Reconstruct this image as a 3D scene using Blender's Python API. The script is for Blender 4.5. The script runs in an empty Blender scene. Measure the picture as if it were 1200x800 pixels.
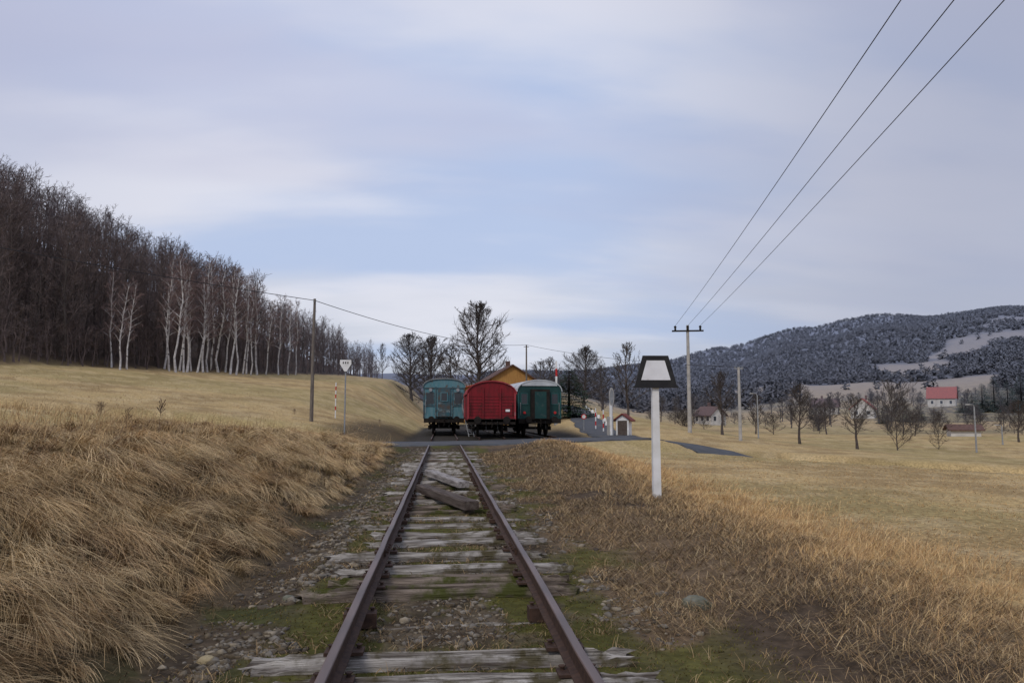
import bpy, math, random
import numpy as np
from mathutils import Vector, Matrix
random.seed(4); rng = np.random.default_rng(7)
SC = bpy.context.scene; COL = SC.collection
EYE = 1.43; F = 900.0
P_ = math.atan(86/900); YW = math.atan(0.09*math.cos(P_))
fwd = np.array([math.sin(YW)*math.cos(P_), math.cos(YW)*math.cos(P_), math.sin(P_)])
rgt = np.array([math.cos(YW), -math.sin(YW), 0.0])
upv = np.array([-math.sin(YW)*math.sin(P_), -math.cos(YW)*math.sin(P_), math.cos(P_)])
# ---------------------------------------------------------------- measuring helpers (photo survey -> metres)
def ray(px, py):
    px = np.asarray(px, float); py = np.asarray(py, float)
    return [fwd[i]*F + rgt[i]*(px-600) + upv[i]*(400-py) for i in range(3)]
def at(px, py, Y):
    d = ray(px, py); return (float(d[0]/d[1]*Y), float(Y), float(EYE + d[2]/d[1]*Y))
def slope(px):
    d = ray(px, 486); return d[0]/d[1]
def pxof(X, Y):
    a = X*rgt[0] + Y*rgt[1]
    return 600 + (a/np.maximum(X*math.sin(YW)+Y*math.cos(YW),1e-3))*F/math.cos(P_)
# ---------------------------------------------------------------- noise
def _h(i, j, s):
    v = np.sin(i*127.1 + j*311.7 + s*74.7)*43758.5453
    return v - np.floor(v)
def vn(x, y, s=0):
    i = np.floor(x); j = np.floor(y); fx = x-i; fy = y-j
    fx = fx*fx*(3-2*fx); fy = fy*fy*(3-2*fy)
    return (_h(i,j,s)*(1-fx)+_h(i+1,j,s)*fx)*(1-fy) + (_h(i,j+1,s)*(1-fx)+_h(i+1,j+1,s)*fx)*fy
def fbm(x, y, s=0, o=4):
    r = 0; a = .5; t = 0
    for k in range(o):
        r = r + a*vn(x*2**k, y*2**k, s+k*3.1); t += a; a *= .5
    return r/t
def sm(a, b, x):
    t = np.clip((x-a)/(b-a), 0, 1); return t*t*(3-2*t)
# ---------------------------------------------------------------- terrain
ROAD = [(-34,33,.9),(-20,36,.35),(-9,38,.05),(0.1,40,.012),(4.5,42.3,.012),(8.5,45.8,.02),(12,48.3,-.04),(14.4,48.6,-.24),(16.6,47.8,-.72),(18.8,45.8,-1.5),(23,41.5,-3.0),(38,31,-5)]
LANE = [(11.6,47.6,-.03),(11.6,54,.08),(12.4,63,.5),(14.0,76,1.25),(15.6,90,2.0),(16.2,104,2.7),(15,122,3.3),(11,140,3.6)]
def catmull(P, n=6):
    P = [np.array(p, float) for p in P]; Q = [2*P[0]-P[1]] + P + [2*P[-1]-P[-2]]; out = []
    for i in range(1, len(Q)-2):
        a,b,c,d = Q[i-1:i+3]
        for k in range(n):
            t = k/n
            out.append(.5*((2*b)+(c-a)*t+(2*a-5*b+4*c-d)*t*t+(-a+3*b-3*c+d)*t**3))
    out.append(P[-1]); return np.array(out)
ROADC = catmull(ROAD); LANEC = catmull(LANE); RHW = 2.6; LHW = 1.4
def dist_path(X, Y, C):
    best = np.full(X.shape, 1e9); bz = np.zeros(X.shape)
    for a, b in zip(C[:-1], C[1:]):
        dx, dy = b[0]-a[0], b[1]-a[1]; L = dx*dx+dy*dy
        t = np.clip(((X-a[0])*dx+(Y-a[1])*dy)/L, 0, 1)
        d = np.hypot(X-a[0]-t*dx, Y-a[1]-t*dy); m = d < best
        best = np.where(m, d, best); bz = np.where(m, a[2]+t*(b[2]-a[2]), bz)
    return best, bz
EPX = [-400,-200,0,100,200,300,350,400,440,480,520]; EY = [45,60,80,95,110,132,160,200,255,300,320]
ESL = [.28,.28,.26,.21,.155,.105,.06,.035,.015,.0,.0]
def yedge(px): return np.interp(px, EPX, EY)
TPX = np.array([400,560,640,760,850,950,1050,1200,1500]); TY = np.array([120,180,260,400,600,900,1500,2600])
TPY = np.array([
 [468,462,455,450,446,442,440,470],
 [470,464,457,451,447,443,440,470],
 [478,470,462,455,450,446,440,470],
 [497,494,487,478,468,456,430,470],
 [508,500,488,474,456,440,411,470],
 [512,502,483,464,442,412,388,470],
 [514,503,478,459,430,388,372,470],
 [513,499,471,446,412,366,360,470],
 [510,495,465,436,396,342,342,470]], float)
def tablez(px, Y):
    i = np.clip(np.searchsorted(TPX, px)-1, 0, len(TPX)-2); j = np.clip(np.searchsorted(TY, Y)-1, 0, len(TY)-2)
    fx = np.clip((px-TPX[i])/(TPX[i+1]-TPX[i]), 0, 1); fy = np.clip((Y-TY[j])/(TY[j+1]-TY[j]), 0, 1); fx = fx*fx*(3-2*fx)
    v = (TPY[i,j]*(1-fx)+TPY[i+1,j]*fx)*(1-fy)+(TPY[i,j+1]*(1-fx)+TPY[i+1,j+1]*fx)*fy
    d = ray(px, v); return EYE + d[2]/d[1]*Y
def terrain(X, Y, fine=True):
    X = np.asarray(X, float); Y = np.asarray(Y, float); sh = np.broadcast(X, Y).shape
    X = np.broadcast_to(X, sh).copy(); Y = np.broadcast_to(Y, sh).copy()
    foot = 2.0 + .3*(fbm(Y*.35, Y*0+3, 5)-.5)
    bankh = .44 + .46*(1-sm(18,34,Y))
    z = np.full(sh, -.275)
    z += -.10*sm(1.3,1.9,-X)*(1-sm(2.0,2.8,-X))
    bk = sm(foot, foot+2.4, -X)
    z += bk*(bankh+.275) + .098*np.clip(-X-4.3, 0, 110)
    z += .0556*np.clip(Y-40,0,170)*sm(1.5,14,-X) + .02*np.clip(Y-210,0,200)*sm(1.5,14,-X)
    z -= .042*np.clip(X-4,0,45)
    z += .06*np.exp(-((X-3.3)/.8)**2)
    z += .55*sm(14,32,Y)*(1-sm(36,42,Y))*np.exp(-((X-5.0)/1.5)**2)
    z += .05*np.clip(Y-52,0,70)*sm(8,12.5,X)*(1-sm(20,40,X))
    z += .012*np.clip(Y-70,0,80)*sm(-3,1,X)
    z += .24*sm(44,48,Y)*(1-sm(90,110,Y))*sm(-3,-1.5,X)*(1-sm(9,11,X))
    Yc = np.maximum(Y, 20); px = pxof(X, Yc)
    ye = yedge(px); z += np.interp(px, EPX, ESL)*np.clip(Y-ye, 0, 95)*(Y>20)*(X<0)
    w = sm(100,150,Y)*sm(500,640,px)
    w = np.maximum(w, sm(330,600,Y))
    z = z*(1-w) + tablez(np.clip(px,400,1500), np.clip(Y,120,2600))*w
    d_ = np.hypot(X,Y); amp = np.clip((d_-150)/400, 0, 1)
    z += amp*12*(fbm(X/150, Y/150, 21)-.5) + np.clip((d_-900)/900,0,1)*36*(fbm(X/400, Y/400, 25)-.5)
    for C, hw in ((LANEC,LHW),(ROADC,RHW)):
        m = (Y>20)&(Y<150)&(np.abs(X)<60)
        if m.any():
            d, bz = dist_path(X[m], Y[m], C); ww = 1-sm(hw+.3, hw+2.6, d)
            z[m] = z[m]*(1-ww) + (bz-.06)*ww
    if fine:
        tr = sm(1.2,1.6,np.abs(X-.1)); nr = 1-sm(36,44,Y)
        z += (.03+.07*tr*nr)*(fbm(X*2.2, Y*2.2, 3)-.5)*nr + bk*nr*.34*(fbm(X*.9,Y*.9,8)-.5)
        z += tr*nr*.10*(fbm(X*.5, Y*.4, 9)-.5)*sm(1.5,4,np.abs(X))
    return z
def tz(x, y): return float(terrain(np.array([x]), np.array([y]))[0])
def gp(px, Y):
    x = float(slope(px))*Y; return (x, Y, tz(x, Y))
def ztop(px, py, Y): return at(px, py, Y)[2]
# ---------------------------------------------------------------- mesh helpers
def link(o, parent=None):
    COL.objects.link(o)
    if parent: o.parent = parent
    return o
class MB:
    def __init__(s): s.v = []; s.f = []
    def add(s, vs, fs):
        b = len(s.v); s.v += [tuple(v) for v in vs]; s.f += [tuple(i+b for i in f) for f in fs]; return s
    def box(s, c, d, rz=0, rx=0, ry=0, taper=1.0):
        vs = []
        M = Matrix.Rotation(rz,3,'Z')@Matrix.Rotation(ry,3,'Y')@Matrix.Rotation(rx,3,'X')
        for z in (-.5,.5):
            for x,y in ((-.5,-.5),(.5,-.5),(.5,.5),(-.5,.5)):
                k = taper if z > 0 else 1
                v = M@Vector((x*d[0]*k, y*d[1]*k, z*d[2])); vs.append((v[0]+c[0], v[1]+c[1], v[2]+c[2]))
        return s.add(vs, [(0,3,2,1),(4,5,6,7),(0,1,5,4),(1,2,6,5),(2,3,7,6),(3,0,4,7)])
    def tube(s, pts, rad, n=8, cap=True):
        pts = [Vector(p) for p in pts]; N = len(pts)
        if not hasattr(rad,'__len__'): rad = [rad]*N
        vs = []
        for i, p in enumerate(pts):
            t = (pts[min(i+1,N-1)]-pts[max(i-1,0)]).normalized()
            if abs(t.z) < .98: a = t.cross(Vector((0,0,1))).normalized()
            else: a = Vector((1,0,0)); a = (a - t*a.dot(t)).normalized()
            b = t.cross(a)
            for k in range(n):
                q = 2*math.pi*k/n; vs.append(p + (a*math.cos(q)+b*math.sin(q))*rad[i])
        fs = [(i*n+k, i*n+(k+1)%n, (i+1)*n+(k+1)%n, (i+1)*n+k) for i in range(N-1) for k in range(n)]
        if cap: fs += [tuple(range(n))[::-1], tuple((N-1)*n+k for k in range(n))]
        return s.add(vs, fs)
    def prism(s, poly, y0, y1):      # poly in xz extruded along y
        n = len(poly); vs = [(x,y0,z) for x,z in poly]+[(x,y1,z) for x,z in poly]
        return s.add(vs, [tuple(range(n)), tuple(range(2*n-1,n-1,-1))]+[(i,(i+1)%n+0,(i+1)%n+n,i+n)[::-1] for i in range(n)])
    def strip(s, p, q, w, r):
        d = (q-p); sd = d.cross(Vector((r.uniform(-1,1),r.uniform(-1,1),r.uniform(-1,1))))
        if sd.length < 1e-6: return
        sd = sd.normalized()*w*.5
        return s.add([p-sd,p+sd,q+sd*.35,q-sd*.35],[(0,1,2,3)])
    def build(s, name, m, parent=None, loc=None, smooth=False, label=None):
        me = bpy.data.meshes.new(name); me.from_pydata(s.v, [], s.f); me.materials.append(m)
        if smooth: me.polygons.foreach_set('use_smooth', [True]*len(me.polygons))
        me.update(); o = bpy.data.objects.new(name, me); link(o, parent)
        if loc: o.location = loc
        if label: o['label'] = label
        return o
def thing(name, label, cat, loc=(0,0,0), rz=0, group=None, scale=None):
    o = bpy.data.objects.new(name, None); link(o); o.location = loc; o.rotation_euler = (0,0,rz); o.empty_display_size = .2
    if scale: o.scale = scale
    o['label'] = label; o['category'] = cat
    if group: o['group'] = group
    return o
def tag(o, label, cat, group=None, kind=None):
    if label: o['label'] = label
    if cat: o['category'] = cat
    if group: o['group'] = group
    if kind: o['kind'] = kind
    return o
def npmesh(name, V, Q, m, col=None, smooth=False):
    me = bpy.data.meshes.new(name); V = np.ascontiguousarray(V, dtype=np.float32); Q = np.ascontiguousarray(Q, dtype=np.int32)
    k = Q.shape[1]
    me.vertices.add(len(V)); me.vertices.foreach_set('co', V.ravel())
    me.loops.add(Q.size); me.loops.foreach_set('vertex_index', Q.ravel())
    me.polygons.add(len(Q)); me.polygons.foreach_set('loop_start', np.arange(0,Q.size,k,dtype=np.int32))
    if smooth: me.polygons.foreach_set('use_smooth', np.ones(len(Q), bool))
    me.update(calc_edges=True)
    if col is not None:
        a = me.color_attributes.new('tint','FLOAT_COLOR','POINT'); c = np.ones((len(V),4),np.float32); c[:,:3] = col
        a.data.foreach_set('color', c.ravel())
    me.materials.append(m); o = bpy.data.objects.new(name, me); return link(o)
# ---------------------------------------------------------------- materials
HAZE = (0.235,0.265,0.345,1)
def mat(name, c1, c2=None, scale=5, rough=.85, bump=0, bscale=None, stretch=(1,1,1), haze=False, attr=False, c3=None, c3s=1.0, c3lo=.55, c3hi=.65, metal=0, hz=620, spec=.25, soft=False):
    m = bpy.data.materials.new(name); m.use_nodes = True; nt = m.node_tree; N = nt.nodes; L = nt.links
    b = N['Principled BSDF']; b.inputs['Roughness'].default_value = rough; b.inputs['Metallic'].default_value = metal
    b.inputs['Specular IOR Level'].default_value = spec
    tc = N.new('ShaderNodeTexCoord'); mp = N.new('ShaderNodeMapping'); mp.inputs['Scale'].default_value = stretch
    L.new(tc.outputs['Object'], mp.inputs['Vector'])
    no = N.new('ShaderNodeTexNoise'); no.inputs['Scale'].default_value = scale; no.inputs['Detail'].default_value = 6
    L.new(mp.outputs[0], no.inputs['Vector'])
    mr = N.new('ShaderNodeMapRange'); mr.inputs[1].default_value = .36; mr.inputs[2].default_value = .64; L.new(no.outputs['Fac'], mr.inputs[0])
    mx = N.new('ShaderNodeMix'); mx.data_type = 'RGBA'; L.new(mr.outputs[0], mx.inputs[0])
    c2 = c2 or tuple(x*.75 for x in c1)
    mx.inputs[6].default_value = (*c1,1); mx.inputs[7].default_value = (*c2,1); out = mx.outputs[2]
    if c3:
        n3 = N.new('ShaderNodeTexNoise'); n3.inputs['Scale'].default_value = c3s; n3.inputs['Detail'].default_value = 8; n3.inputs['Roughness'].default_value = .65
        L.new(tc.outputs['Object'], n3.inputs['Vector'])
        r3 = N.new('ShaderNodeMapRange'); r3.inputs[1].default_value = c3lo; r3.inputs[2].default_value = c3hi; L.new(n3.outputs['Fac'], r3.inputs[0])
        m3 = N.new('ShaderNodeMix'); m3.data_type = 'RGBA'; L.new(r3.outputs[0], m3.inputs[0]); L.new(out, m3.inputs[6]); m3.inputs[7].default_value = (*c3,1); out = m3.outputs[2]
    if attr:
        at_ = N.new('ShaderNodeAttribute'); at_.attribute_name = 'tint'
        mm = N.new('ShaderNodeMix'); mm.data_type = 'RGBA'; mm.blend_type = 'MULTIPLY'; mm.inputs[0].default_value = 1
        L.new(at_.outputs['Color'], mm.inputs[6]); L.new(out, mm.inputs[7]); out = mm.outputs[2]
    if haze:  # aerial haze painted into the base colour, stronger with distance from the origin
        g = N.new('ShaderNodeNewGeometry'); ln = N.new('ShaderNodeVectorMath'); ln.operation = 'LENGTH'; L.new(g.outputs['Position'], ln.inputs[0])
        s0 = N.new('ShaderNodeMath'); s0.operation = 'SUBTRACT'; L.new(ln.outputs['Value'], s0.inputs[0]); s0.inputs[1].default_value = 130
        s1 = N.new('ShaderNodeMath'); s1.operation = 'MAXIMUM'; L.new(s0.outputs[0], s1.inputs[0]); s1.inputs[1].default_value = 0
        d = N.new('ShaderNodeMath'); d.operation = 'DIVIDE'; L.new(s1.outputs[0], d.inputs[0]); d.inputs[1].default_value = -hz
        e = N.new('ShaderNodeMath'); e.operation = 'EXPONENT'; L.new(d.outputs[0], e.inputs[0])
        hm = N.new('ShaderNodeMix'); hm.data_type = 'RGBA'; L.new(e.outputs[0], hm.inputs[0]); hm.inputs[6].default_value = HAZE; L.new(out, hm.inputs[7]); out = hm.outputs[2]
    L.new(out, b.inputs['Base Color'])
    if soft:      # one shared leaning normal: a thicket of hair-thin twigs shades as one soft mass
        nv = N.new('ShaderNodeCombineXYZ'); v = Vector((-.1,-.75,.65)).normalized()
        for i in range(3): nv.inputs[i].default_value = v[i]
        L.new(nv.outputs[0], b.inputs['Normal'])
    if bump:
        nb = N.new('ShaderNodeTexNoise'); nb.inputs['Scale'].default_value = bscale or scale*3; nb.inputs['Detail'].default_value = 8; L.new(mp.outputs[0], nb.inputs['Vector'])
        bp = N.new('ShaderNodeBump'); bp.inputs['Strength'].default_value = 1; bp.inputs['Distance'].default_value = bump
        L.new(nb.outputs['Fac'], bp.inputs['Height']); L.new(bp.outputs[0], b.inputs['Normal'])
    return m
M = {}
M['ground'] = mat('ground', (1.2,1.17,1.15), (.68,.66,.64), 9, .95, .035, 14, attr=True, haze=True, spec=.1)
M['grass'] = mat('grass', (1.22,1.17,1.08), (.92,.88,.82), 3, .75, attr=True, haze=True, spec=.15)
M['asphalt'] = mat('asphalt', (.095,.10,.11), (.07,.073,.08), 2, .9, .004, 60, c3=(.13,.115,.095), c3s=.7)
M['rust'] = mat('rust', (.085,.05,.036), (.05,.031,.025), 18, .8, .002, 60, spec=.2)
M['railtop'] = mat('rail_head', (.155,.105,.09), (.085,.06,.052), 6, .45, stretch=(1,.15,1), spec=.35)
M['sleeper'] = mat('sleeper', (.48,.45,.415), (.09,.072,.06), 2.0, .95, .02, 9, stretch=(.7,11,11), c3=(.10,.085,.05), c3s=2.6, c3lo=.50, c3hi=.62, spec=.1)
M['sleeper2'] = mat('sleeper_brown', (.27,.22,.18), (.055,.042,.034), 2.0, .95, .02, 9, stretch=(.7,11,11), c3=(.07,.075,.022), c3s=2.2, c3lo=.48, c3hi=.60, spec=.1)
M['darkwood'] = mat('dark_wood', (.065,.048,.04), (.14,.115,.10), 2, .9, .01, 9, stretch=(9,.8,9), spec=.1)
M['palewood'] = mat('pale_wood', (.42,.39,.37), (.16,.14,.13), 2, .9, .01, 9, stretch=(9,.8,9), spec=.1)
M['stone'] = mat('stone', (.25,.225,.19), (.115,.10,.082), 7, .95, .01, 20, attr=True)
M['rock'] = mat('rock', (.19,.19,.15), (.09,.095,.065), 6, .95, .02, 14)
M['rock2'] = mat('tan_rock', (.40,.33,.20), (.22,.17,.10), 6, .95, .02, 14)
M['white'] = mat('white_paint', (.82,.82,.82), (.68,.68,.66), 3, .6, .002, 12, c3=(.42,.40,.36), c3s=5, c3lo=.6, c3hi=.75)
M['signwhite'] = mat('sign_white', (.82,.83,.86), (.70,.70,.72), 3, .6, c3=(.38,.38,.37), c3s=4.5, c3lo=.56, c3hi=.70)
M['black'] = mat('black_paint', (.018,.018,.02), (.03,.03,.03), 5, .6)
M['pole'] = mat('weathered_pole', (.20,.175,.15), (.11,.095,.085), 4, .9, stretch=(6,6,.5))
M['concrete'] = mat('concrete', (.46,.44,.41), (.34,.33,.31), 3, .9)
M['steel'] = mat('galvanised_steel', (.36,.37,.38), (.26,.27,.28), 5, .6, metal=.3)
M['wire'] = mat('wire', (.03,.03,.035), None, 5, .6)
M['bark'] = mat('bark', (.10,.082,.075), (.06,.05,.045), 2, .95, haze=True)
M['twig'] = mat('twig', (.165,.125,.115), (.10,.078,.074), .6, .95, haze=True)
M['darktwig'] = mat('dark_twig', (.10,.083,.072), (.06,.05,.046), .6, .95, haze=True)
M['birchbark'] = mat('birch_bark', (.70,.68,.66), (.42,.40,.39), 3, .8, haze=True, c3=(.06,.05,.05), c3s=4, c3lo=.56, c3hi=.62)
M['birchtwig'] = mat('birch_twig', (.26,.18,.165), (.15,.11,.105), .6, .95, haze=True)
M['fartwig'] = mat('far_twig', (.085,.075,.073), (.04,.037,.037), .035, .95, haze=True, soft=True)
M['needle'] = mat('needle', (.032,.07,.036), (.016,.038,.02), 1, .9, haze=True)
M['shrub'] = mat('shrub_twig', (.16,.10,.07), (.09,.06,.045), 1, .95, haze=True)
M['blue'] = mat('faded_blue_paint', (.075,.20,.24), (.13,.24,.27), 1.6, .8, .006, 12, stretch=(4,4,.6), c3=(.10,.10,.095), c3s=2.6, c3lo=.56, c3hi=.64)
M['bluedark'] = mat('blue_panel', (.04,.11,.14), (.09,.075,.065), 3, .8, c3=(.16,.22,.24), c3s=3.5, c3lo=.54, c3hi=.64)
M['red'] = mat('red_paint', (.23,.012,.020), (.15,.009,.014), 1.5, .6, .004, 10, stretch=(3,3,.5), c3=(.10,.015,.016), c3s=2.2, c3lo=.50, c3hi=.66)
M['redroof'] = mat('red_roof', (.36,.05,.06), (.27,.035,.04), 1.2, .65, c3=(.34,.15,.15), c3s=2)
M['green'] = mat('green_paint', (.015,.062,.058), (.010,.042,.042), 1.5, .5, c3=(.04,.07,.068), c3s=2.5)
M['palegreen'] = mat('pale_green_paint', (.03,.12,.12), (.022,.085,.085), 1.5, .6)
M['greyroof'] = mat('grey_roof', (.56,.59,.61), (.40,.43,.45), 1.4, .7)
M['duskroof'] = mat('dull_roof', (.16,.19,.20), (.26,.27,.27), 2, .8)
M['chassis'] = mat('chassis_black', (.018,.016,.015), (.032,.026,.022), 4, .85, spec=.1)
M['glass'] = mat('dark_glass', (.02,.025,.03), (.03,.035,.04), 2, .12, spec=.6)
M['redw'] = mat('red_sign', (.55,.03,.03), (.45,.03,.03), 4, .5)
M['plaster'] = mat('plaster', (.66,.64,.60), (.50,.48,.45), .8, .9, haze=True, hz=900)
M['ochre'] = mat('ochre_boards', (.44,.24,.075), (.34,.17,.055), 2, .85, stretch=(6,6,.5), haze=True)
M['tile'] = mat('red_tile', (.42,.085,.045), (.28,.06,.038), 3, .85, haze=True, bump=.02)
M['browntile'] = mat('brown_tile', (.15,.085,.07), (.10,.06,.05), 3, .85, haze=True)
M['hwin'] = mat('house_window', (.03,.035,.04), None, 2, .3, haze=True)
M['weed'] = mat('weed', (.14,.09,.06), (.09,.06,.04), 5, .95)
# ---------------------------------------------------------------- ground sheet
az = np.concatenate([np.arange(-39,43,.18), np.arange(43,321,4.0)])*math.pi/180
rr = .3*(3200/.3)**(np.arange(440)/439)
A, R = np.meshgrid(az, rr); GX = R*np.sin(A); GY = R*np.cos(A); GZ = terrain(GX, GY)
def lerp(a, b, w): return a*(1-w[...,None]) + np.array(b)*w[...,None]
def box2(px, Y, a, b, c, d, s=10, t=20):
    return sm(a-s,a+s,px)*(1-sm(b-s,b+s,px))*sm(c-t,c+t,Y)*(1-sm(d-t,d+t,Y))
def farwood(X, Y):
    px = pxof(X, np.maximum(Y,20)); n3 = fbm(X*.05, Y*.05, 41); nf = fbm(X/90,Y/60,51); q = px+60*(nf-.5); v = Y+160*(nf-.5)
    fw = sm(300,380,Y+120*(n3-.5)); w = fw*sm(.36,.40,nf)
    w = np.maximum(w, sm(560,620,v))
    w = w*(1-box2(q,v,930,1175,300,470))*(1-box2(q,v,1105,1260,640,760))*(1-box2(q,v,1150,1260,800,850)*.9)*(1-box2(q,v,1030,1120,520,590))*(1-box2(q,v,840,930,450,560))
    return w, fw
def tcolor(X, Y):
    n1 = fbm(X*.35, Y*.35, 31); n2 = fbm(X*3, Y*3, 37); n3 = fbm(X*.05, Y*.05, 41); n4 = fbm(X*1.1,Y*1.1,43)
    c = np.zeros(X.shape+(3,)) + np.array((.50,.37,.18))
    c = lerp(c, (.34,.245,.12), sm(.42,.62,n1)*.85)
    c = lerp(c, (.31,.27,.115), sm(.48,.60,n3)*.45)
    c = lerp(c, (.56,.44,.25), sm(.52,.68,n4)*.5)
    nr = 1-sm(55,75,Y)
    b = sm(1.9,2.4,-X)*(1-sm(5,8,-X))*nr; c = lerp(c, (.095,.07,.042), b*.9)
    b = sm(1.0,1.6,X)*(1-sm(4.0,5.4,X+1.6*(n1-.5)))*nr; c = lerp(c, (.14,.10,.066), b*.95)
    c = lerp(c, (.06,.045,.033), b*sm(.50,.60,n1)*.7)
    b2 = b*sm(.47,.56,n4)*(1-sm(1.7,2.5,X)); c = lerp(c, (.095,.095,.022), b2*.85)
    b = sm(.9,1.2,-X)*(1-sm(1.9,2.6,-X))*nr; c = lerp(c, (.080,.062,.044), b)
    c = lerp(c, (.06,.068,.02), b*sm(.53,.60,n4)*.8)
    b = (1-sm(1.15,1.6,np.abs(X-.1)))*nr; c = lerp(c, (.068,.052,.036), b)
    c = lerp(c, (.088,.088,.022), b*sm(.42,.54,n4)*.9)
    c = lerp(c, (.13,.105,.072), b*sm(.56,.66,n2)*.7)
    b = sm(44,46,Y)*(1-sm(90,110,Y))*sm(-3,-2,X)*(1-sm(9,11,X)); c = lerp(c, (.05,.045,.038), b)
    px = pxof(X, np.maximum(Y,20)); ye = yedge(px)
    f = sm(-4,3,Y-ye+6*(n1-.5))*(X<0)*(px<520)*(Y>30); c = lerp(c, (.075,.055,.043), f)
    wood, fw = farwood(X, Y); nf = fbm(X/90,Y/60,51)
    c = lerp(c, (.42,.32,.185), fw*(px>560)*.9)
    c = lerp(c, (.06,.054,.053), wood*np.maximum(px>560, Y>400))
    c = lerp(c, (.21,.185,.095), sm(110,180,Y)*(1-fw)*sm(.46,.56,nf)*(px>600)*.7)
    c = lerp(c, (.09,.078,.058), sm(130,170,Y)*(1-fw)*sm(.54,.60,n1*.5+nf*.5)*(px>600)*.7)
    return c*(.85+.3*n2[...,None])
V = np.stack([GX,GY,GZ],-1).reshape(-1,3); CC = tcolor(GX,GY).reshape(-1,3)
nA = len(az); i0 = np.arange(len(rr)-1)[:,None]; j0 = np.arange(nA)[None,:]; j1 = (j0+1)%nA
Q = np.stack([i0*nA+j0, i0*nA+j1, (i0+1)*nA+j1, (i0+1)*nA+j0],-1).reshape(-1,4)[:, ::-1]
g = npmesh('ground', V, Q, M['ground'], CC, True); g['kind'] = 'structure'
# ---------------------------------------------------------------- roads
def ribbon(name, C, hw, lift=0):
    vs, fs = [], []
    for i, p in enumerate(C):
        t = C[min(i+1,len(C)-1)]-C[max(i-1,0)]; n = np.array([-t[1],t[0]])/np.hypot(t[0],t[1])
        for k,(o,dz) in enumerate(((-1.0,-.10),(-.97,0),(-.5,.012),(0,.015),(.5,.012),(.97,0),(1.0,-.10))):
            w = hw+(.18*math.sin(i*1.7+k) if abs(o)>.9 else 0); vs.append((p[0]+n[0]*o*w, p[1]+n[1]*o*w, p[2]+dz*.7-.008+lift))
    for i in range(len(C)-1):
        for k in range(6): fs.append((i*7+k, (i+1)*7+k, (i+1)*7+k+1, i*7+k+1)[::-1])
    b = MB(); b.add(vs, fs); o = b.build(name, M['asphalt'], smooth=True); o['kind'] = 'structure'; return o
ribbon('road', ROADC, RHW); ribbon('side_road', LANEC, LHW, .014)
# ---------------------------------------------------------------- track
TC = .10
def rail(x, y0, y1, label, group=None, z=0):
    t = thing('rail', label, 'rail', (x, y0, z), group=group)
    prof = [(-.058,-.150),(.058,-.150),(.058,-.140),(.012,-.125),(.009,-.045),(.030,-.034),(.031,-.008),(-.031,-.008),(-.030,-.034),(-.009,-.045),(-.012,-.125),(-.058,-.140)]
    L = y1-y0; n = max(2,int(L/.9)); b = MB(); vs = []
    r = random.Random(int(x*100)); wob = [r.uniform(-.006,.006) for _ in range(n+1)]
    for i in range(n+1):
        vs += [(px_+wob[i], L*i/n, pz+wob[i]*.5) for px_,pz in prof]
    k = len(prof); fs = [(i*k+j,(i+1)*k+j,(i+1)*k+(j+1)%k,i*k+(j+1)%k) for i in range(n) for j in range(k)]
    fs += [tuple(range(k))[::-1], tuple(n*k+j for j in range(k))]
    b.add(vs, fs); b.build('rail_web', M['rust'], t)
    h = MB(); pr = [(-.0312,-.0085),(-.027,-.001),(-.018,.001),(.018,.001),(.027,-.001),(.0312,-.0085)]; vs = []
    for i in range(n+1): vs += [(a+wob[i], L*i/n, c+wob[i]*.5) for a,c in pr]
    h.add(vs, [(i*6+j,i*6+j+1,(i+1)*6+j+1,(i+1)*6+j)[::-1] for i in range(n) for j in range(5)]+[(0,1,2,3,4,5)])
    h.build('rail_head', M['railtop'], t, smooth=False)
    return t, L
for x, nm in ((TC-.75,'left'),(TC+.75,'right')):
    t, L = rail(x, 1.2, 40, f'long rusty {nm} rail of the near track in the foreground, ending at the road')
    for yj in (9.05, 24.0):
        b = MB()
        for s in (-1,1):
            b.box((s*.024, yj-1.2, -.085), (.022,.62,.07))
            for q in (-.22,-.08,.08,.22): b.tube([(s*.034,yj-1.2+q,-.085),(s*.062,yj-1.2+q,-.085)], .016, 6)
        b.build('fishplate', M['rust'], t)
WZ = .08
for cx, nm, y0 in ((TC,'weathered blue carriage',44),(2.95,'red van',46),(6.35,'green coach',48)):
    for s, sd in ((-1,'left'),(1,'right')): rail(cx+s*.75, y0, 74, f'rusty {sd} rail under the {nm}', z=WZ)
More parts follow.
